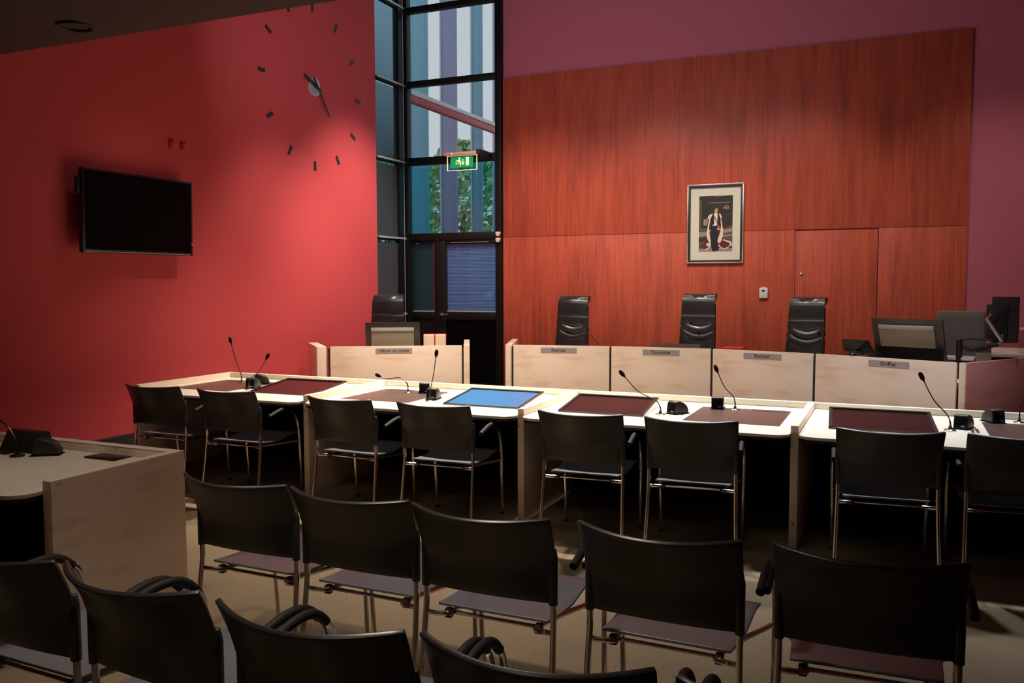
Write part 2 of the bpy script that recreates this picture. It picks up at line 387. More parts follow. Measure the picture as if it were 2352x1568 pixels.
# ------------------------------------------------------------------ wall clock
ck = thing('wall_clock', 'frameless wall clock with black hands and bar markers on the red wall', 'clock', (XW, 8.875, 4.06), 0)
for i in range(12):
    a = i*PI/6; c_ = Vector((0, math.sin(a)*.955, math.cos(a)*.955)); t_ = Vector((0, math.sin(a), math.cos(a))); s_ = Vector((0, math.cos(a), -math.sin(a)))
    q = [c_+t_*x*.058+s_*y*.022 for x, y in ((-1, -1), (1, -1), (1, 1), (-1, 1))]
    MB().hexa([p+Vector((.001, 0, 0)) for p in q]+[p+Vector((.007, 0, 0)) for p in q]).build('hour_mark', 'black', ck)
MB().lathe([(.115, .001), (.115, .018), (.10, .024)], 32, (0, 0, 0), (1, 0, 0)).build('hub_plate', 'alu', ck)
def hand(tip, tail, wd, x):
    d = Vector((0, *tip)); n_ = Vector((0, -d.z, d.y)).normalized()*wd
    a_, b_ = -d.normalized()*tail, d
    q = [a_-n_, a_+n_, b_+n_*.7, b_-n_*.7]
    return MB().hexa([p+Vector((x, 0, 0)) for p in q]+[p+Vector((x+.006, 0, 0)) for p in q])
hand((-.235, .10), .10, .022, .045).build('hour_hand', 'black', ck)
hand((.24, -.33), .12, .015, .060).build('minute_hand', 'black', ck)
MB().lathe([(.012, .02), (.012, .068)], 12, (0, 0, 0), (1, 0, 0)).build('spindle', 'black', ck)

# ------------------------------------------------------------------ television
tv = thing('television', 'wide black flat television hanging on the red wall', 'television', (XW+.15, 6.0, 2.30))
tv.rotation_euler = (0, math.radians(1.5), 0)
MB().box(-.03, .02, -.64, .64, -.365, .365).build('casing', 'bezel', tv, .006)
MB().box(.0195, .0215, -.615, .615, -.335, .345).build('screen', 'tvscreen', tv)
MB().box(.0195, .024, -.615, .60, -.357, -.351).build('lower_trim', 'alu', tv)
MB().box(-.045, .0, -.668, -.64, .14, .29).build('side_module', 'black', tv, .004)
MB().box(-.14, -.03, -.2, .2, -.15, .15).build('wall_bracket', 'black', tv, .004)
MB().lathe([(.006, 0), (.005, .003)], 10, (.02, .630, -.25), (1, 0, 0)).build('standby_light', 'led', tv, label='small red standby light')
for y, lb in ((6.56, 'small red-painted wall plate, the left one of the pair above the television'), (6.713, 'small red-painted wall plate, the right one of the pair above the television')):
    t = thing('wall_plate', lb, 'wall plate', (XW, y, 3.034-(.0 if y < 6.6 else .0)))
    MB().box(.001, .022, -.039, .039, -.04, .04).build('cover', 'redbox', t, .006)
    MB().box(.021, .026, -.022, .022, -.026, .026).build('centre_button', 'redbox', t, .003)

# ceiling ring
rg = thing('downlight_ring', 'dark round ring fitting set in the dark ceiling at the top left', 'ceiling fitting', (-4.72, 3.93, 3.27))
MB().tube([(math.cos(a*PI/12)*.10, math.sin(a*PI/12)*.10, -.008) for a in range(25)], .009, 6, False).build('ring', 'black', rg)

# ------------------------------------------------------------------ portrait
pt = thing('framed_portrait', 'framed full-length portrait of a person in a pale-edged robe on the veneered wall', 'picture', (-2.105, YW, 2.395))
def rect(mb, x0, x1, z0, z1, y0, y1): return mb.box(x0, x1, -y1, -y0, z0, z1)
W_, H_ = .352, .495
for nm, o_, i_, d_, mt in (('outer_moulding', 0, .016, .035, 'frame_silver'), ('inner_moulding', .016, .040, .030, 'black')):
    m_ = MB()
    rect(m_, -W_+o_, W_-o_, H_-i_, H_-o_, .001, d_); rect(m_, -W_+o_, W_-o_, -H_+o_, -H_+i_, .001, d_)
    rect(m_, -W_+o_, -W_+i_, -H_+i_, H_-i_, .001, d_); rect(m_, W_-i_, W_-o_, -H_+i_, H_-i_, .001, d_)
    m_.build(nm, mt, pt, .002)
rect(MB(), -W_+.04, W_-.04, -H_+.04, H_-.04, .001, .010).build('mat_board', 'mat_board', pt)
pal = [mat('print_%s' % n, c, .6) for n, c in (('dark', (.022, .018, .016)), ('brown', (.10, .07, .055)), ('grey', (.30, .25, .23)), ('skin', (.60, .30, .20)), ('ermine', (.75, .66, .52)), ('coat', (.008, .008, .010)), ('sash', (.60, .14, .05)), ('gold', (.60, .32, .12)), ('robe', (.10, .012, .015)), ('shirt', (.8, .78, .76)))]
pr = MB(); lay = [0]
S_ = .347/441.0                                    # printed-figure units to metres
def poly(mi, pts):
    pr.mi = mi; lay[0] += 1; y = -.0102-.00012*lay[0]
    P = [(-.204-.0+(x-308)*.418/530, .349-(z-345)*.697/865) for x, z in pts]
    pr.prism(P, 0, .0004, T=lambda x, z, d: (x, y+.0004-d, z))
poly(0, [(308, 345), (838, 345), (838, 1210), (308, 1210)])
poly(1, [(308, 820), (440, 850), (700, 850), (838, 800), (838, 1210), (308, 1210)])
poly(2, [(308, 905), (430, 900), (430, 960), (308, 985)]); poly(2, [(690, 870), (838, 850), (838, 905), (690, 925)]); poly(2, [(690, 960), (838, 940), (838, 965), (690, 985)])
poly(0, [(308, 1000), (440, 985), (440, 1030), (308, 1060)]); poly(2, [(310, 1160), (838, 1160), (838, 1210), (310, 1210)]); poly(2, [(380, 705), (455, 700), (440, 805), (380, 800)])
poly(1, [(308, 400), (350, 400), (345, 830), (308, 840)])
for dx, dz in ((0, 0), (-28, 18), (28, 14), (-14, 30), (14, 34), (0, 48), (-36, 40), (34, 40)): poly(7, [(730+dx, 495+dz), (742+dx, 490+dz), (744+dx, 512+dz), (732+dx, 514+dz)])
poly(2, [(560, 352), (800, 340), (820, 348), (560, 358)]); poly(2, [(440, 450), (800, 448), (800, 456), (600, 462), (440, 456)])
poly(8, [(470, 650), (640, 640), (690, 760), (700, 1000), (835, 1070), (830, 1150), (700, 1170), (620, 1120), (500, 1110), (430, 1170), (335, 1150), (430, 1020)])
poly(4, [(440, 690), (470, 640), (530, 615), (490, 700), (470, 860), (490, 1000), (505, 1060), (470, 1060), (435, 990), (430, 930), (470, 700), (450, 696)])
poly(4, [(600, 612), (650, 630), (675, 690), (655, 690), (690, 860), (695, 960), (660, 1060), (620, 1085), (605, 1040), (650, 900), (660, 800), (640, 700)])
poly(4, [(500, 1060), (430, 1085), (430, 1115), (480, 1135), (410, 1175), (400, 1182), (440, 1182), (500, 1140)]); poly(4, [(620, 1110), (655, 1160), (740, 1175), (835, 1110), (820, 1060), (700, 1020), (690, 1035), (800, 1080), (795, 1130), (720, 1160), (660, 1145), (640, 1100)])
poly(5, [(535, 620), (620, 618), (650, 700), (655, 860), (625, 870), (600, 830), (490, 840), (470, 870), (475, 800), (510, 690)])
poly(5, [(495, 820), (620, 815), (625, 940), (600, 1080), (630, 1190), (585, 1195), (570, 1205), (525, 1200), (500, 1060)])
poly(9, [(548, 615), (600, 615), (602, 700), (598, 800), (555, 815), (515, 795), (550, 790)]); poly(6, [(542, 640), (565, 665), (603, 740), (600, 790), (550, 690)]); poly(6, [(605, 800), (632, 810), (635, 860), (600, 870)])
poly(3, [(552, 555), (580, 533), (608, 550), (606, 595), (590, 618), (565, 612), (550, 590)]); poly(3, [(470, 868), (492, 868), (492, 905), (468, 905)]); poly(3, [(605, 850), (625, 845), (655, 858), (650, 875), (600, 880)])
poly(1, [(552, 560), (578, 530), (600, 536), (575, 545), (560, 575)])
pr.build('print', pal, pt)

# ------------------------------------------------------------------ thermostat, sensors, exit sign
th = thing('thermostat', 'small white thermostat box on the veneered wall below the portrait', 'thermostat', (-1.5, YW, 1.53))
MB().box(-.05, .05, -.03, -.001, -.065, .062).box(-.022, .022, -.028, -.001, .06, .072).build('case', 'white', th, .003)
MB().box(-.02, .016, -.0315, -.0295, .014, .036).build('display', 'black', th)
for z, lb in ((2.336, 'small cream half-round sensor on the window post, upper of two'), (2.253, 'small cream half-round sensor on the window post, lower of two')):
    t = thing('door_sensor', lb, 'sensor', (-5.079, YW-.06, z))
    MB().prism([(-.032, .03), (.032, .03), (.032, -.005), (.02, -.026), (0, -.034), (-.02, -.026), (-.032, -.005)], 0, .045, T=lambda x, z_, y: (x, -y, z_)).build('cover', 'cream', t, .004)
ex = thing('exit_sign', 'green running-man exit sign hanging in front of the tall window', 'exit sign', (-5.447, 10.6, 3.308))
ex.rotation_euler = (0, 0, 0)
MB().box(-.26, .23, -.03, .03, .082, .125).build('housing', 'pinkbar', ex, .003, label='reddish metal lamp housing')
MB().box(.23, .27, -.035, .40, .082, .15).box(-.26, -.22, .0, .40, .10, .125).build('bracket', 'black', ex, .002)
MB().lathe([(.016, 0), (.014, .004)], 14, (-.145, -.03, .104), (0, -1, 0)).build('test_button', 'cream', ex)
MB().box(-.225, .225, -.005, .005, -.115, .085).build('acrylic_panel', 'acrylic', ex)
MB().box(-.228, -.220, -.008, .008, -.12, .085).box(.220, .228, -.008, .008, -.12, .085).box(-.228, .228, -.008, .008, -.122, -.115).box(-.228, .228, -.008, .008, .075, .085).build('panel_edge', 'exitwhite', ex)
MB().box(-.175, .172, -.0085, -.0055, -.085, .068).build('green_panel', 'green', ex)
pic = MB()
def pp(pts): pic.prism(pts, 0, .002, T=lambda x, z, d: (x, -.0086-d, z))
pp([(.062, -.055), (.108, -.055), (.108, .055), (.062, .055)])                                     # door
pp([(.012, -.01), (.022, -.01), (.022, .03), (.012, .03)]); pp([(-.008, -.015), (.042, -.015), (.017, -.052)])   # arrow
pp([(-.035+.014*math.cos(a*PI/5), .042+.014*math.sin(a*PI/5)) for a in range(10)])
pp([(-.055, .02), (-.035, .03), (-.02, .005), (-.045, -.015)]); pp([(-.055, .02), (-.085, .012), (-.095, -.008), (-.085, -.01), (-.072, .0), (-.05, .008)]); pp([(-.03, .018), (-.008, .0), (-.012, -.01), (-.035, .004)])
pp([(-.045, -.015), (-.028, -.005), (-.012, -.03), (-.018, -.062), (-.03, -.062), (-.028, -.034)]); pp([(-.045, -.018), (-.035, -.008), (-.055, -.035), (-.095, -.035), (-.095, -.025), (-.062, -.023)])
pic.build('pictogram', 'exitwhite', ex)

# ------------------------------------------------------------------ judges' benches
P = [Vector(p) for p in ((-4.008, 9.033), (-2.911, 9.265), (-1.794, 9.316), (-.731, 9.084), (.511, 8.543))]
BT = .95; BG = .16
def bench_unit(a, b, label, word, plate, gap_right=True, size=.052):
    a, b = Vector(a), Vector(b); L_ = (b-a).length; rz = math.atan2((b-a).y, (b-a).x)
    t = thing('judge_bench', label, 'bench', (a.x, a.y, 0), rz)
    MB().box(.012, L_-.012, 0, .032, BG, BT).build('front_panel', 'maple', t, .0015)
    MB().box(.012, L_-.012, .032, .58, .735, .765).build('worktop', 'top', t, .002)
    MB().box(-.012, .012, .006, .03, BG, BT-.02).build('shadow_gap_strip', 'black', t)
    x0, x1 = plate
    p = MB().box(x0, x1, -.003, 0, .868, .926).build('nameplate', 'plate', t)
    text(word, 'lettering', size, 'ink', p, Matrix.Translation(((x0+x1)/2, -.0036, .897)) @ Matrix.Rotation(PI/2, 4, 'X'))
    return t
bench_unit(P[0], P[1], 'maple judges bench section with left Rechter nameplate', 'Rechter', (.329, .742))
bench_unit(P[1], P[2], 'maple judges bench section with the Voorzitter nameplate', 'Voorzitter', (.367, .773))
bench_unit(P[2], P[3], 'maple judges bench section with right Rechter nameplate, below the thermostat', 'Rechter', (.354, .755))
gb = bench_unit(P[3], P[4], 'pale maple bench section with the Griffier nameplate, at the right end', 'Griffier', (.551, .934))
# wings of the judges' bench
def wing(name, a, b, t_, mt, label, side=1, parent=None, z1=BT):
    o = MB().slab(a, b, t_, BG, z1, side).build(name, mt, None, .0015); o['label'] = label; o['category'] = 'bench panel'; return o
wing('bench_end_panel', (-4.095, 9.03), (-4.44, 10.0), .075, 'maple', 'maple end panel at the left end of the judges bench', -1)
MB().slab((.522, 8.52), (.575, 8.515), .04, BG, BT, 1).build('bench_corner_post', 'maple', None, .0015, label='narrow pale maple corner post right of the Griffier bench section', category='bench post')
wing('bench_return_panel', (.585, 8.535), (1.55, 9.97), .04, 'redmaple', 'reddish return panel of the bench at the far right', 1)
# prosecutor's bench
oa, ob = Vector((-5.80, 8.00)), Vector((-4.504, 8.755))
t = bench_unit(oa, ob, 'maple bench by the red wall with Officier van Justitie nameplate', 'Officier van Justitie', (.516, .926), size=.0435)
MB().box((ob-oa).length-.012, (ob-oa).length+.012, .006, .03, BG, BT-.02).build('shadow_gap_strip', 'black', t)
wing('bench_end_panel', (-5.915, 7.93), (-6.44, 8.47), .105, 'maple', 'splayed maple end panel on the left of the Officier van Justitie bench', -1)
wing('bench_end_panel', (-4.497, 8.762), (-4.95, 9.66), .068, 'maple', 'maple end panel on the right of the Officier van Justitie bench', -1)

# ------------------------------------------------------------------ executive chairs
def exec_chair(label):
    t = thing('executive_chair', label, 'chair', (0, 0, BG), 0, 'black leather chairs behind the benches')
    # faces -y (towards the room)
    def bk(u, v_):
        a_ = (u-.5)*2; wd = .218-.034*v_
        if v_ < .84:
            q = v_/.84; z = .50+q*.71; y = .115+.125*q+.020*math.sin(q*PI*1.4)
        else:
            g = (v_-.84)/.16*2.1; y = .222+.088-.088*math.cos(g); z = 1.21+.088*math.sin(g)
        y += .016*a_*a_*(1 if v_ < .9 else 0)
        y += .010*math.exp(-((z-1.075)/.008)**2)*(1 if v_ < .84 else 0)
        # soft folds of the leather in the lower half
        k = math.exp(-((z-.90)/.085)**2)*(1-abs(a_)**3)
        y += k*.014*math.sin((z-.07*a_*a_*1.2)*68+a_*.9)
        return (a_*wd, y, z)
    MB().sheet(bk, 22, 90, .075).build('backrest', 'leather', t, 0, 70)
    for s in (-1, 1): MB().tube([(s*(.207-.030*q), .125+.125*q, .55+q*.66) for q in (0, .25, .5, .75, 1)], .020, 8).build('side_piping', 'leather', t, 0, 70)
    def st(u, v_): return ((u-.5)*.50, -.36+v_*.48, .43+.03*math.cos(v_*PI)-.02*math.sin(u*PI))
    MB().sheet(st, 8, 8, .08).build('seat', 'leather', t, .02, 50)
    for s in (-1, 1):
        MB().tube(smooth([(s*.25, .12, .40), (s*.28, .10, .52), (s*.28, -.02, .545), (s*.28, -.22, .54), (s*.25, -.24, .40)], 5), .018, 8).build('armrest', 'black', t)
    MB().tube([(0, -.1, .43), (0, -.1, .12)], .03, 10).build('gas_column', 'chrome', t)
    for k in range(5):
        a_ = k*2*PI/5; c_, s_ = math.cos(a_), math.sin(a_)
        lg = MB().tube([(0, -.1, .13), (c_*.3, -.1+s_*.3, .075)], [.028, .016], 8).build('base_arm', 'chrome', t)
        MB().lathe([(.025, -.02), (.028, 0), (.025, .02)], 12, (c_*.3, -.1+s_*.3, .028), (-s_, c_, 0)).build('caster', 'black', lg)
    return t
e0 = exec_chair('black leather high-back chair behind the left Rechter nameplate'); e0.location = (-3.69, 9.97, BG)
dup(e0, (-2.135, 9.98, BG+.035), -.05, 'black leather high-back chair below the portrait, behind the Voorzitter nameplate')
dup(e0, (-.955, 9.95, BG), -.22, 'black leather high-back chair in front of the flush veneer door')
dup(e0, (-5.78, 9.12, BG+.02), .35, 'black leather high-back chair at the Officier van Justitie bench, beside the red wall')

# ------------------------------------------------------------------ bench equipment
def monitor_back(loc, rz, wd, ht, lean, label, low=.05):
    t = thing('monitor', label, 'monitor', loc, rz)
    Tm = lambda p: (p[0], p[1]+p[2]*math.tan(lean), p[2])
    def bx(x0, x1, y0, y1, z0, z1, nm, mt, bev=.004):
        m_ = MB(); m_.hexa([Tm(p) for p in ((x0, y0, z0), (x1, y0, z0), (x1, y1, z0), (x0, y1, z0), (x0, y0, z1), (x1, y0, z1), (x1, y1, z1), (x0, y1, z1))]); return m_.build(nm, mt, t, bev)
    b0 = .08
    bx(-wd/2, wd/2, 0, .03, b0, b0+ht, 'casing', 'bronze')
    bx(-wd/2+.01, wd/2-.01, .03, .033, b0+.01, b0+ht-.01, 'screen', 'screen', 0)
    bx(-wd*.39, wd*.39, -.03, 0, b0+low, b0+ht-.09, 'back_cover', 'putty', .006)
    bx(-wd*.39, wd*.39, -.04, .001, b0+ht-.10, b0+ht-.06, 'handle_strip', 'alu', .006)
    bx(-wd/2+.02, wd/2-.02, -.006, 0, b0+.002, b0+low-.002, 'lower_vent', 'blackmatte', 0)
    MB().box(-.10, .10, -.10, .10, 0, .012).build('stand_base', 'black', t, .004)
    MB().box(-.03, .03, -.03, .01, .012, .14).build('stand_neck', 'black', t, .003)
    return t
monitor_back((-5.36, 8.64, .765), .50, .63, .36, -.12, 'bronze-backed monitor on the Officier van Justitie bench')
monitor_back((.16, 9.10, .765), -.41, .66, .47, -.33, 'large monitor turned away, above the Griffier nameplate', low=.20)
def book(x, y, rz, label):
    t = thing('law_book', label, 'book', (x, y, .765), rz, 'thick law books on the prosecutor bench')
    MB().box(-.066, -.062, -.02, .16, 0, .29).box(.062, .066, -.02, .16, 0, .29).box(-.066, .066, .156, .16, 0, .29).build('cover', 'bookred', t, .001)
    MB().box(-.0615, .0615, -.014, .155, .003, .283).build('pages', 'paper', t, .001)
book(-5.025, 8.90, .48, 'thick red-covered book standing pages forward, left of the pair by the glass door')
book(-4.906, 8.965, .50, 'thick red-covered book standing pages forward, right of the pair by the glass door')
t = thing('flat_screen', 'thin dark screen lying back behind the Voorzitter nameplate', 'monitor', (-2.28, 9.62, .765), -.02)
MB().hexa([(-.30, -.20, .02), (.30, -.20, .02), (.30, .10, .18), (-.30, .10, .18), (-.30, -.20, .045), (.30, -.20, .045), (.29, .10, .205), (-.29, .10, .205)]).build('casing', 'bronze', t, .004)
MB().box(-.06, .06, -.15, .0, 0, .06).build('foot', 'black', t, .004)
def bench_mic(p0, p1, label):
    t = thing('bench_microphone', label, 'microphone', (p0[0], p0[1], .765), 0, 'thin microphones behind the judges bench')
    d = Vector(p1)-Vector((p0[0], p0[1], .765))
    MB().lathe([(.035, 0), (.035, .008), (.012, .016)], 16).build('base', 'neck', t)
    m_ = smooth([(0, 0, .01), (0, 0, .08), d*.55+Vector((0, 0, .02)), d], 4)
    MB().tube(m_, .0035, 6).build('gooseneck', 'neck', t)
    MB().lathe([(.004, -.01), (.010, 0), (.012, .018), (.008, .034), (.002, .038)], 10, d, m_[-1]-m_[-2]).build('windscreen', 'foam', t)
bench_mic((-3.12, 9.72), (-3.40, 9.72, 1.185), 'thin microphone behind the bench, right of the leftmost judge chair')
bench_mic((-1.84, 9.68), (-2.09, 9.68, 1.19), 'thin microphone leaning in front of the middle judge chair')
bench_mic((-.66, 9.42), (-.72, 9.42, 1.12), 'thin microphone beside the rightmost leather chair')
bench_mic((-5.10, 8.93), (-5.135, 8.95, 1.262), 'thin microphone standing in front of the glass door, left of the two red books')
t = thing('desk_phone', 'tilted black desk phone among cables left of the large monitor', 'telephone', (-.33, 9.22, .765), -.15)
MB().hexa([(-.06, -.10, 0), (.14, -.10, 0), (.14, .06, 0), (-.06, .06, 0), (-.06, -.05, .16), (.10, -.05, .16), (.12, .06, .16), (-.06, .06, .16)]).build('stand', 'white', t, .01)
MB().hexa([(-.13, -.06, .22), (-.04, -.09, .195), (.16, -.03, .20), (.20, .06, .195), (-.15, -.07, .33), (.09, -.10, .325), (.11, -.08, .33), (-.13, -.05, .335)]).build('display', 'black', t, .004)
MB().box(-.07, .07, -.105, -.08, .10, .22).build('back_cover', 'black', t, .01)
MB().box(-.05, .05, -.108, -.104, .185, .20).build('clip', 'alu', t, .001)
cb = MB()
rd = random.Random(4)
for k in range(5):
    cb.tube(smooth([(-.16+.03*k, -.05, .15), (-.08+.02*k, -.06+.01*k, .20+.012*k), (.04+.02*k, -.04, .185+.01*k), (.14+.015*k, .0, .15), (.2, .05, .12)], 5), .004, 6)
cb.tube(smooth([(-.1, -.04, .0), (-.1, -.04, .17), (0, -.05, .175), (.12, 0, .17), (.13, 0, 0)], 4), .012, 6)
o = cb.build('cable_tangle', 'neck'); o.location = (-.27, 9.10, .765); o['label'] = 'tangle of grey cables at the foot of the desk phone'; o['category'] = 'cables'
o = MB().box(-.10, .12, -.10, .10, .0, .19).build('red_folder', 'redfolder', None, .004); o.location = (-1.62, 9.58, .765); o['label'] = 'red folder stack behind the bench, right of the middle leather chair'; o['category'] = 'folder'
# clerk's chair, monitor arm, side desk
t = thing('clerk_chair', 'grey fabric office chair back right of the large monitor', 'chair', (.60, 9.85, BG), -.1)
MB().sheet(lambda u, v_: ((u-.5)*(.47-.03*v_), .04*math.cos((u-.5)*2)+.05*v_, .55+v_*.655), 10, 10, .05).build('backrest', 'greymesh', t, .015, 50)
MB().sheet(lambda u, v_: ((u-.5)*.48, -.45+v_*.46, .47), 4, 4, .07).build('seat', 'greymesh', t, .02, 50)
MB().tube([(0, -.2, .44), (0, -.2, .1)], .03, 10).build('gas_column', 'black', t)
for k in range(5):
    a_ = k*2*PI/5; lg = MB().tube([(0, -.2, .11), (math.cos(a_)*.28, -.2+math.sin(a_)*.28, .07)], [.025, .015], 8).build('base_arm', 'black', t)
    MB().lathe([(.025, -.02), (.028, 0), (.025, .02)], 12, (math.cos(a_)*.28, -.2+math.sin(a_)*.28, .028), (-math.sin(a_), math.cos(a_), 0)).build('caster', 'black', lg)
t = thing('monitor_mount', 'black articulated monitor arm clamped beside the clerk chair', 'monitor arm', (.545, 8.98, .765))
MB().tube([(0, 0, 0), (0, 0, .36)], .028, 14).build('pillar', 'black', t)
MB().tube([(0, 0, .365), (.10, 0, .375), (.27, 0, .365)], .008, 8).tube([(.03, 0, .30), (.10, 0, .275), (.31, 0, .33)], [.022, .026, .022], 10).build('lower_arm', 'black', t)
MB().tube([(.29, 0, .31), (.345, 0, .36), (.215, -.01, .565), (.255, .0, .60)], [.016, .02, .02, .014], 10).build('upper_arm', 'steel', t, label='pale metal upper arm')
MB().lathe([(.04, -.02), (.045, .02), (.04, .05)], 14, (.28, .02, .60), (0, 1, 0)).box(.27, .36, .03, .055, .45, .66).build('tilt_joint', 'black', t, .004)
t = thing('monitor', 'black monitor turned upright on the arm at the far right', 'monitor', (.915, 9.12, 1.30), -.25)
MB().box(-.105, .115, 0, .045, -.20, .225).build('casing', 'black', t, .006)
MB().box(-.10, .11, .0455, .048, -.19, .215).build('screen', 'screen', t)
MB().box(-.145, .03, -.03, .0, -.17, .155).build('back_cover', 'black', t, .006)
MB().box(.02, .075, -.002, -.0, .10, .12).build('badge', 'bezel', t)
MB().box(-.02, .0, -.036, -.03, -.155, -.125).build('port_label', 'white', t)
t = thing('side_cabinet', 'low cabinet with pale top behind the clerk place at far right', 'cabinet', (1.55, 10.35, BG))
MB().box(-.70, 1.5, -.45, .45, .745, .785).build('cabinet_top', 'top', t, .003)
MB().box(-.66, 1.46, -.41, .43, 0, .745).build('carcass', 'blackmatte', t, .003)
MB().box(-.68, 1.48, -.44, -.42, .62, .66).build('shelf_edge', 'top', t, .002)
t = thing('carafe', 'clear etched glass carafe on the cabinet at the right edge', 'carafe', (1.19, 10.02, .945))
MB().lathe([(.055, 0), (.06, .02), (.06, .16), (.045, .2), (.045, .23), (.05, .235)], 20).build('body', 'acrylic', t)
MB().lathe([(.05, .236), (.05, .25), (.01, .26)], 20).build('lid', 'white', t)
t = thing('document_tray', 'stacked dark trays and papers beside the monitor arm', 'tray', (.50, 9.08, .765), -.3)
MB().box(-.12, .16, -.1, .12, .0, .13).build('lower_tray', 'black', t, .004)
MB().box(-.10, .20, -.1, .12, .135, .155).box(-.10, .20, -.1, .12, .175, .20).build('upper_tray', 'white', t, .002)
t = thing('desk_phone', 'grey curved desk phone right of the monitor arm pillar', 'telephone', (.70, 8.98, .765), .2)
MB().sheet(lambda u, v_: (-.02+u*.13, -.03+.04*v_, .06+.20*v_+.04*u), 6, 6, .03).build('handset', 'putty', t, .008, 60)
MB().box(-.03, .12, -.04, .10, 0, .07).build('base', 'black', t, .006)

# ------------------------------------------------------------------ desks
def rounded(x0, x1, y0, y1, r, back=0.0):
    pts = []
    for cx, cy, a0 in ((x0+r, y0+r, PI), (x1-r, y0+r, 1.5*PI)):
        for k in range(7): pts.append((cx+r*math.cos(a0+k*PI/12), cy+r*math.sin(a0+k*PI/12)))
    return pts + [(x1, y1), (x0, y1)]
def screen_unit(t, x0, x1, blue_refl, y0=.355, y1=.915):
    """tilted inset touch screen, local to the desk"""
    z0, z1 = .742, .795
    w_ = MB().hexa([(x0-.0, y0, .7405), (x1, y0, .7405), (x1-.035, y1, .7405), (x0-.035, y1, .7405), (x0, y0, z0+.002), (x1, y0, z0+.002), (x1-.035, y1, z1), (x0-.035, y1, z1)]).build('screen_wedge', 'top', t)
    def q(x, y, dz): s_ = (y-y0)/(y1-y0); return (x-.035*s_, y, z0+.002+(z1-z0-.002)*s_+dz)
    fb = MB()
    def strip(xa, xb, ya, yb, h): fb.hexa([q(xa, ya, .0), q(xb, ya, .0), q(xb, yb, .0), q(xa, yb, .0), q(xa, ya, h), q(xb, ya, h), q(xb, yb, h), q(xa, yb, h)])
    strip(x0, x1, y0, y0+.02, .006); strip(x0, x1, y1-.03, y1, .012); strip(x0, x0+.022, y0+.02, y1-.03, .010); strip(x1-.022, x1, y0+.02, y1-.03, .010)
    sc = fb.build('screen_frame', 'bezel', w_)
    g_ = MB().hexa([q(x0+.02, y0+.018, .001), q(x1-.02, y0+.018, .001), q(x1-.02, y1-.028, .001), q(x0+.02, y1-.028, .001), q(x0+.02, y0+.018, .004), q(x1-.02, y0+.018, .004), q(x1-.02, y1-.028, .004), q(x0+.02, y1-.028, .004)]).build('screen_glass', 'screen_refl' if blue_refl else 'screen', w_, **({'label': 'screen with blue window reflection added as glow'} if blue_refl else {}))
def desk(x0, mirror, label, right_end=False, L_=1.788, off=0, blue_refl=False):
    """x0 = right face of the left divider; local y = world y - 5.40"""
    t = thing('courtroom_desk', label, 'desk', (x0, 5.40, 0), 0)
    X = (lambda a: a) if not mirror else (lambda a: L_-a)
    MB().prism(rounded(.004, L_-.004, 0, 1.225, .09), .722, .740).build('worktop', 'top', t, .002)
    MB().prism(rounded(.010, L_-.010, .006, 1.222, .085), .703, .722).build('worktop_underside', 'edge', t)
    MB().box(.0, L_, 1.228, 1.275, 0.0, .785).build('rear_ledge', 'top', t, .002)
    MB().box(-.047, .0, .10, 1.275, 0, .785).build('divider_panel', 'maple', t, .002)
    MB().box(-.046, -.001, .099, 1.276, .7852, .7865).build('divider_top_edge', 'top', t)
    MB().box(.002, L_-.002, 1.10, 1.12, .02, .70).build('modesty_panel', 'blackmatte', t)
    if right_end: MB().box(L_, L_+.047, .10, 1.275, 0, .785).build('divider_panel', 'maple', t, .002)
    # screen
    if mirror: screen_unit(t, .155, .785, blue_refl)
    else: screen_unit(t, 1.06-off, 1.70-off, blue_refl)
    # leather writing pad
    a_, b_ = (.14, .765) if not mirror else (1.06, 1.69)
    pd = MB().box(a_, b_, .33, 1.02, .7405, .7420).build('writing_pad', 'leather_pad', t)
    lx = (.20, .43) if not mirror else (1.42, 1.66)
    ld = MB().box(lx[0], lx[1], .955, 1.005, .7422, .7445).build('cable_lid', 'leather_pad', t)
    MB().box(lx[0], lx[1], .953, .955, .7422, .7455).box(lx[0], lx[1], 1.005, 1.007, .7422, .7455).box(lx[1], lx[1]+.002, .953, 1.007, .7422, .7455).build('lid_rim', 'steel', ld)
    bt = MB(); bx = .80 if not mirror else 1.00
    for i in range(2):
        for k in range(4): bt.box(bx+i*.028-.03*(1 if mirror else -.2), bx+i*.028+.018-.03*(1 if mirror else -.2), .56+k*.04, .585+k*.04, .7405, .7435)
    bt.build('button_panel', 'maroon', t)
    return t
DX = [-5.985, -4.195, -2.355, -.525]
desk(DX[0], False, 'cream-topped desk at the far left end of the row, against the red wall', L_=1.741, off=.075)
desk(DX[1], False, 'cream-topped desk with the blue screen, in front of the Officier van Justitie bench', L_=1.791, blue_refl=True)
desk(DX[2], True, 'cream-topped desk in the row in front of the Voorzitter nameplate')
dl = desk(DX[3], True, 'cream-topped desk at the right end of the row, in front of the Griffier nameplate', True)
# small letter on the divider front
tx = text('S', 'pencil_mark', .035, 'bezel', dl, Matrix.Translation((-.022, .0985, .175)) @ Matrix.Rotation(PI/2, 4, 'X'))

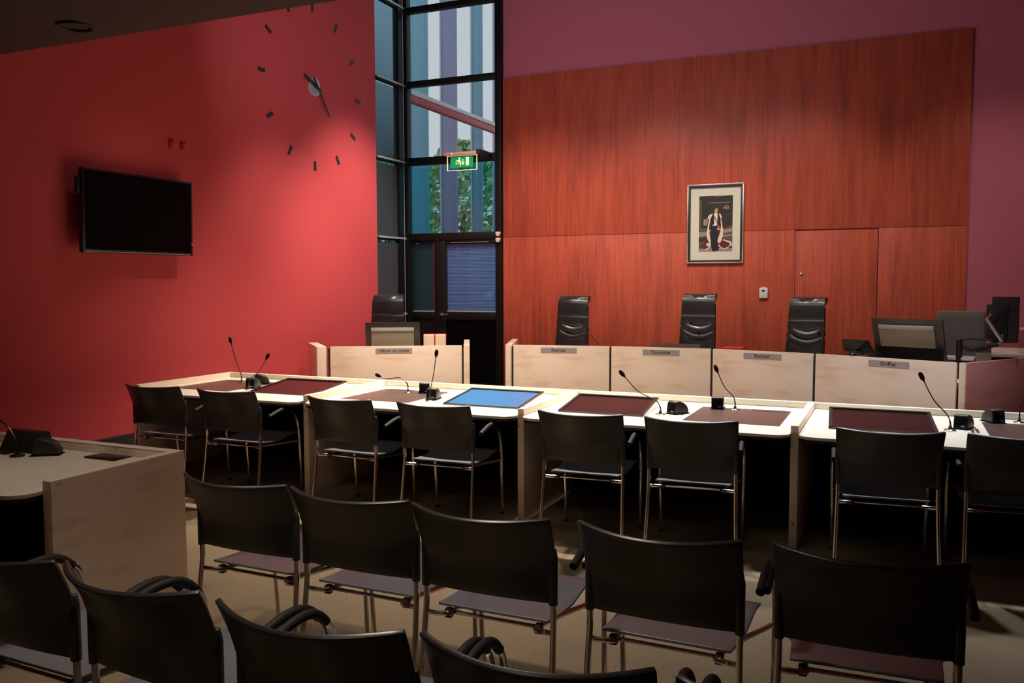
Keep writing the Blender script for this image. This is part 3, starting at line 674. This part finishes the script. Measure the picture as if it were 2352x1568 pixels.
def conf_mic(base, head, label, bend=0):
    t = thing('desk_microphone', label, 'microphone', (base[0], base[1], .7407), 0, 'gooseneck microphones on the desk row')
    MB().lathe([(.036, 0), (.036, .005), (.030, .010), (.012, .013), (.009, .03), (.007, .032)], 20).build('base', 'chrome', t)
    d = Vector(head)-Vector((base[0], base[1], .7407))
    if bend: pts = smooth([(0, 0, .012), (0, 0, .06), Vector((-.03, 0, .105)), Vector((-.09, 0, .125)), d*.75+Vector((0, 0, .012)), d], 5)
    else: pts = smooth([(0, 0, .012), (0, 0, .05), Vector((d.x*.12, d.y*.12, .10)), d*.6, d], 5)
    n = len(pts)
    MB().tube(pts, [.0052 if i < n*.3 else .0036 for i in range(n)], 8).build('gooseneck', 'neck', t)
    MB().lathe([(.005, -.014), (.008, -.004), (.0135, .006), (.0155, .02), (.014, .036), (.008, .048), (.002, .051)], 14, d, pts[-1]-pts[-2]).build('windscreen', 'foam', t)
    return t
conf_mic((-5.539, 6.278), (-5.655, 6.278, 1.115), 'upright gooseneck microphone, tallest at the far left desk')
conf_mic((-5.129, 5.902), (-4.93, 5.902, 1.02), 'gooseneck microphone leaning right on the far left desk')
conf_mic((-3.745, 6.263), (-4.02, 6.263, .868), 'gooseneck microphone bent over low to the left, in front of the Officier van Justitie bench', 1)
conf_mic((-3.308, 5.864), (-3.25, 5.864, 1.10), 'upright gooseneck microphone left of the blue screen')
conf_mic((-1.487, 5.898), (-1.752, 5.898, 1.005), 'gooseneck microphone leaning left in front of the Voorzitter nameplate')
conf_mic((-1.047, 6.335), (-1.178, 6.335, 1.018), 'gooseneck microphone leaning left in front of the right Rechter nameplate')
conf_mic((.327, 5.976), (.167, 5.976, 1.055), 'gooseneck microphone leaning left in front of the Griffier nameplate')
conf_mic((.758, 6.484), (.80, 6.484, 1.03), 'gooseneck microphone cut off at the right edge')
sp0 = None
def speaker(x, y, rz, label):
    global sp0
    if sp0: return dup(sp0, (x, y, .7407), rz, label)
    t = sp0 = thing('desk_speaker', label, 'speaker', (x, y, .7407), rz, 'small black speakers on the desk row')
    # profile in (y,z): slanted front grille, rounded back
    pf = [(-.035, .004), (-.022, .084), (-.010, .092), (.02, .090), (.055, .078), (.085, .055), (.10, .025), (.102, .004)]
    MB().prism(pf, -.043, .043, T=lambda y, z, x_: (x_, y, z)).build('housing', 'black', t, .006, 50)
    MB().hexa([(-.038, -.0385, .012), (.038, -.0385, .012), (.038, -.0345, .012), (-.038, -.0345, .012), (-.038, -.0285, .078), (.038, -.0285, .078), (.038, -.0245, .078), (-.038, -.0245, .078)]).build('grille', 'foam', t, .001)
    MB().hexa([(.004, -.0405, .018), (.028, -.0405, .018), (.028, -.037, .018), (.004, -.037, .018), (.004, -.0395, .024), (.028, -.0395, .024), (.028, -.036, .024), (.004, -.036, .024)]).build('badge', 'alu', t)
    MB().box(-.05, .05, -.045, .108, 0, .004).build('base_plate', 'blackmatte', t, .001)
    return t
speaker(-5.175, 5.99, .25, 'small black speaker beside the leaning microphone, nearer one on the far left desk')
speaker(-5.34, 6.27, -.9, 'small black speaker with rounded back, farther one on the far left desk')
speaker(-3.60, 6.29, .5, 'small black speaker behind the upright microphone, farther one left of the blue screen')
speaker(-3.345, 5.97, .2, 'small black speaker at the upright microphone, nearer one left of the blue screen')
speaker(-1.41, 5.99, -.55, 'small black speaker beside the microphone, right of the screen in front of the Voorzitter nameplate')
speaker(-1.175, 6.345, .12, 'small black speaker standing on the brown pad in front of the right Rechter nameplate')
speaker(.40, 6.09, -.35, 'small black speaker beside the microphone in front of the Griffier nameplate')
speaker(.62, 6.43, .45, 'small black speaker on the brown pad at the right edge')

# ------------------------------------------------------------------ foreground left desk
t = thing('public_desk', 'cream-topped desk with maple end panel at the left foreground', 'desk', (-3.475, 2.5, 0), 0)
MB().prism(rounded(-2.2, -.005, 0, .86, .10), .722, .740).build('worktop', 'top', t, .002)
MB().prism(rounded(-2.19, -.012, .007, .858, .095), .703, .722).build('worktop_underside', 'edge', t)
MB().box(-2.2, .0, .865, .925, 0, .785).build('rear_ledge', 'maple', t, .002)
MB().box(-2.2, .0, .864, .926, .7852, .7865).build('ledge_top_edge', 'top', t)
MB().box(0, .055, .135, .925, 0, .785).build('end_panel', 'maple', t, .002)
MB().box(.001, .054, .136, .924, .7852, .7865).build('end_top_edge', 'top', t)
MB().box(-2.2, -.01, .75, .77, .02, .70).build('modesty_panel', 'blackmatte', t)
MB().box(-.46, -.24, .73, .85, .7405, .746).box(-.455, -.245, .735, .80, .745, .749).build('cable_lid', 'bezel', t, .001)
t = thing('desk_microphone', 'gooseneck microphone on the left foreground desk, cut by the left edge', 'microphone', (-4.30, 3.12, .7407), 0)
MB().lathe([(.038, 0), (.038, .005), (.030, .010), (.012, .013), (.009, .04), (.007, .045)], 20).build('base', 'neck', t)
MB().tube(smooth([(0, 0, .03), (-.01, 0, .09), (-.07, 0, .16), (-.14, 0, .20), (-.17, 0, .31)], 5), .005, 8).build('gooseneck', 'neck', t)
MB().lathe([(.006, -.012), (.014, .006), (.016, .02), (.010, .045), (.002, .05)], 14, (-.17, 0, .315), (-.1, 0, 1)).build('windscreen', 'foam', t)
t = dup(sp0, (-4.22, 3.20, .7407), -1.0, 'black rounded speaker on the left foreground desk', None)
del t['group']
t = thing('desk_terminal', 'dark tilted terminal at the back of the left foreground desk', 'terminal', (-4.42, 3.24, .7407), .0)
MB().hexa([(-.13, -.05, 0), (.17, -.05, 0), (.17, .07, 0), (-.13, .07, 0), (-.13, .01, .11), (.15, .01, .11), (.15, .06, .11), (-.13, .06, .11)]).build('housing', 'black', t, .005)
MB().box(-.20, .02, -.12, -.06, 0, .008).build('keypad', 'bezel', t, .002)

# ------------------------------------------------------------------ stacking armchairs
def make_chair(label, group):
    t = thing('stacking_armchair', label, 'chair', (0, 0, 0), 0, group)
    for s in (-1, 1):
        lg = MB().tube([(s*.272, -.065, .0), (s*.262, -.02, .30), (s*.258, 0, .47), (s*.257, .0, .72)], .0115, 10).build('back_leg', 'chrome', t)
        MB().lathe([(.016, 0), (.016, .012), (.012, .02)], 12, (s*.272, -.065, 0)).build('foot_glide', 'rubber', lg)
        lg = MB().tube(smooth([(s*.262, .49, 0), (s*.266, .475, .25), (s*.270, .455, .47), (s*.270, .42, .60), (s*.270, .36, .655)], 6), .0115, 10).build('front_leg', 'chrome', t)
        MB().lathe([(.016, 0), (.016, .012), (.012, .02)], 12, (s*.262, .49, 0)).build('foot_glide', 'rubber', lg)
        MB().tube(smooth([(s*.270, .395, .628), (s*.270, .355, .662), (s*.271, .30, .682), (s*.273, .22, .680), (s*.276, .11, .655), (s*.276, .085, .648)], 5), .0155, 12).build('armrest', 'rubber', t)
        MB().tube(smooth([(s*.260, 0, .425), (s*.215, .006, .424), (s*.175, .03, .420), (s*.178, .07, .416), (s*.20, .25, .405), (s*.264, .468, .40)], 5), .0105, 8).build('seat_rail', 'chrome', t)
        MB().box(s*.185-.014, s*.185+.014, .028, .056, .400, .436).build('seat_clip', 'black', t, .005)
    MB().tube([(-.185, .055, .417), (.185, .055, .417)], .008, 8).build('cross_bar', 'chrome', t)
    def bk(u, v_):
        a_ = (u-.5)*2; hw = .262+.012*v_
        y = -.075*max(0, (v_-.35)/.65)**1.5 - (.014+.086*v_)*(1-abs(a_)**2.0)
        return (a_*hw, y, .537+v_*(.325-.010*(1-a_*a_)))
    b = MB().sheet(bk, 20, 12, .016)
    for s in (-1, 1): b.tube([(s*.258, -.002, .530), (s*.258, -.002, .70), (s*.257, -.006, .735)], [.0165, .0165, .012], 12)
    b.build('backrest', 'chair', t, .003, 50)
    def st(u, v_):
        a_ = (u-.5)*2; hw = .225+.02*v_+.0*a_
        z = .452-.022*math.sin(min(1, v_*1.25)*PI)*(1-.4*a_*a_)+.018*math.sin(max(0, v_-.5)*PI)*(1) - .06*max(0, v_-.88)
        return (a_*hw, .03+v_*.45, z)
    MB().sheet(st, 14, 16, .011).build('seat', 'seat', t, .003, 50)
    return t
c0 = make_chair('x', 'chairs at the desk row')
desk_chairs = [(-5.375, 5.14, .04, 'black chair at the far left desk, nearer the red wall'),
               (-4.62, 5.13, .02, 'black chair at the far left desk, right one of the two'),
               (-3.565, 5.10, -.03, 'black chair in front of the brown pad left of the blue screen'),
               (-2.81, 5.09, .03, 'black chair in front of the blue screen'),
               (-1.785, 5.12, .05, 'black chair in front of the screen facing the Voorzitter nameplate'),
               (-1.10, 5.14, .08, 'black chair in front of the brown pad facing the right Rechter nameplate'),
               (-.02, 5.19, .10, 'black chair in front of the dark screen facing the Griffier nameplate'),
               (.63, 5.27, .13, 'black chair at the desk row, cut by the right edge')]
for i, (x, y, rz, lb) in enumerate(desk_chairs):
    if i == 0: c0.location = (x, y, 0); c0.rotation_euler = (0, 0, rz); c0['label'] = lb
    else: dup(c0, (x, y, 0), rz, lb, 'chairs at the desk row')
aud = [(-2.488, 2.835, -.02, 'black audience chair beside the maple end panel, leftmost of the second row'),
       (-1.91, 2.815, -.01, 'black audience chair, second from the left in the farther audience row'),
       (-1.338, 2.79, -.01, 'black audience chair with bluish top edge, middle of the farther audience row'),
       (-.693, 2.80, -.03, 'black audience chair, second from the right in the farther audience row'),
       (-.059, 2.825, .03, 'large black audience chair at the right end of the farther audience row')]
for i, (x, y, rz, lb) in enumerate(aud):
    c = dup(c0, (x, y, 0), rz, lb, 'farther audience row')
    # the looser chairs at the right have their arm frames splayed outwards
    for ch in c.children:
        if ch.name.split('.')[0] in ('armrest', 'front_leg', 'seat_rail'):
            sx = 1 if sum(v.co.x for v in ch.data.vertices) > 0 else -1
            if (i == 2 and sx > 0) or i >= 3:
                ch.data = ch.data.copy(); rail = ch.name.startswith('seat_rail')
                for v in ch.data.vertices: v.co.x += sx*(.024 if i == 2 else .030)*(min(1, max(0, (v.co.y-.1)/.34)) if rail else 1)
aud = [(-2.50, 1.80, -.03, 'black audience chair at the lower left corner, cut by the left edge'),
       (-1.92, 1.785, -.07, 'black audience chair, second from the left in the nearest row'),
       (-1.30, 1.755, .03, 'black audience chair, third from the left in the nearest row'),
       (-.718, 1.79, .05, 'black audience chair in the nearest row, bottom middle, only its upper part showing'),
       (-.12, 1.80, .02, 'black audience chair in the nearest row, only its top left corner and arms in frame')]
for x, y, rz, lb in aud: dup(c0, (x, y, 0), rz, lb, 'nearest audience row')
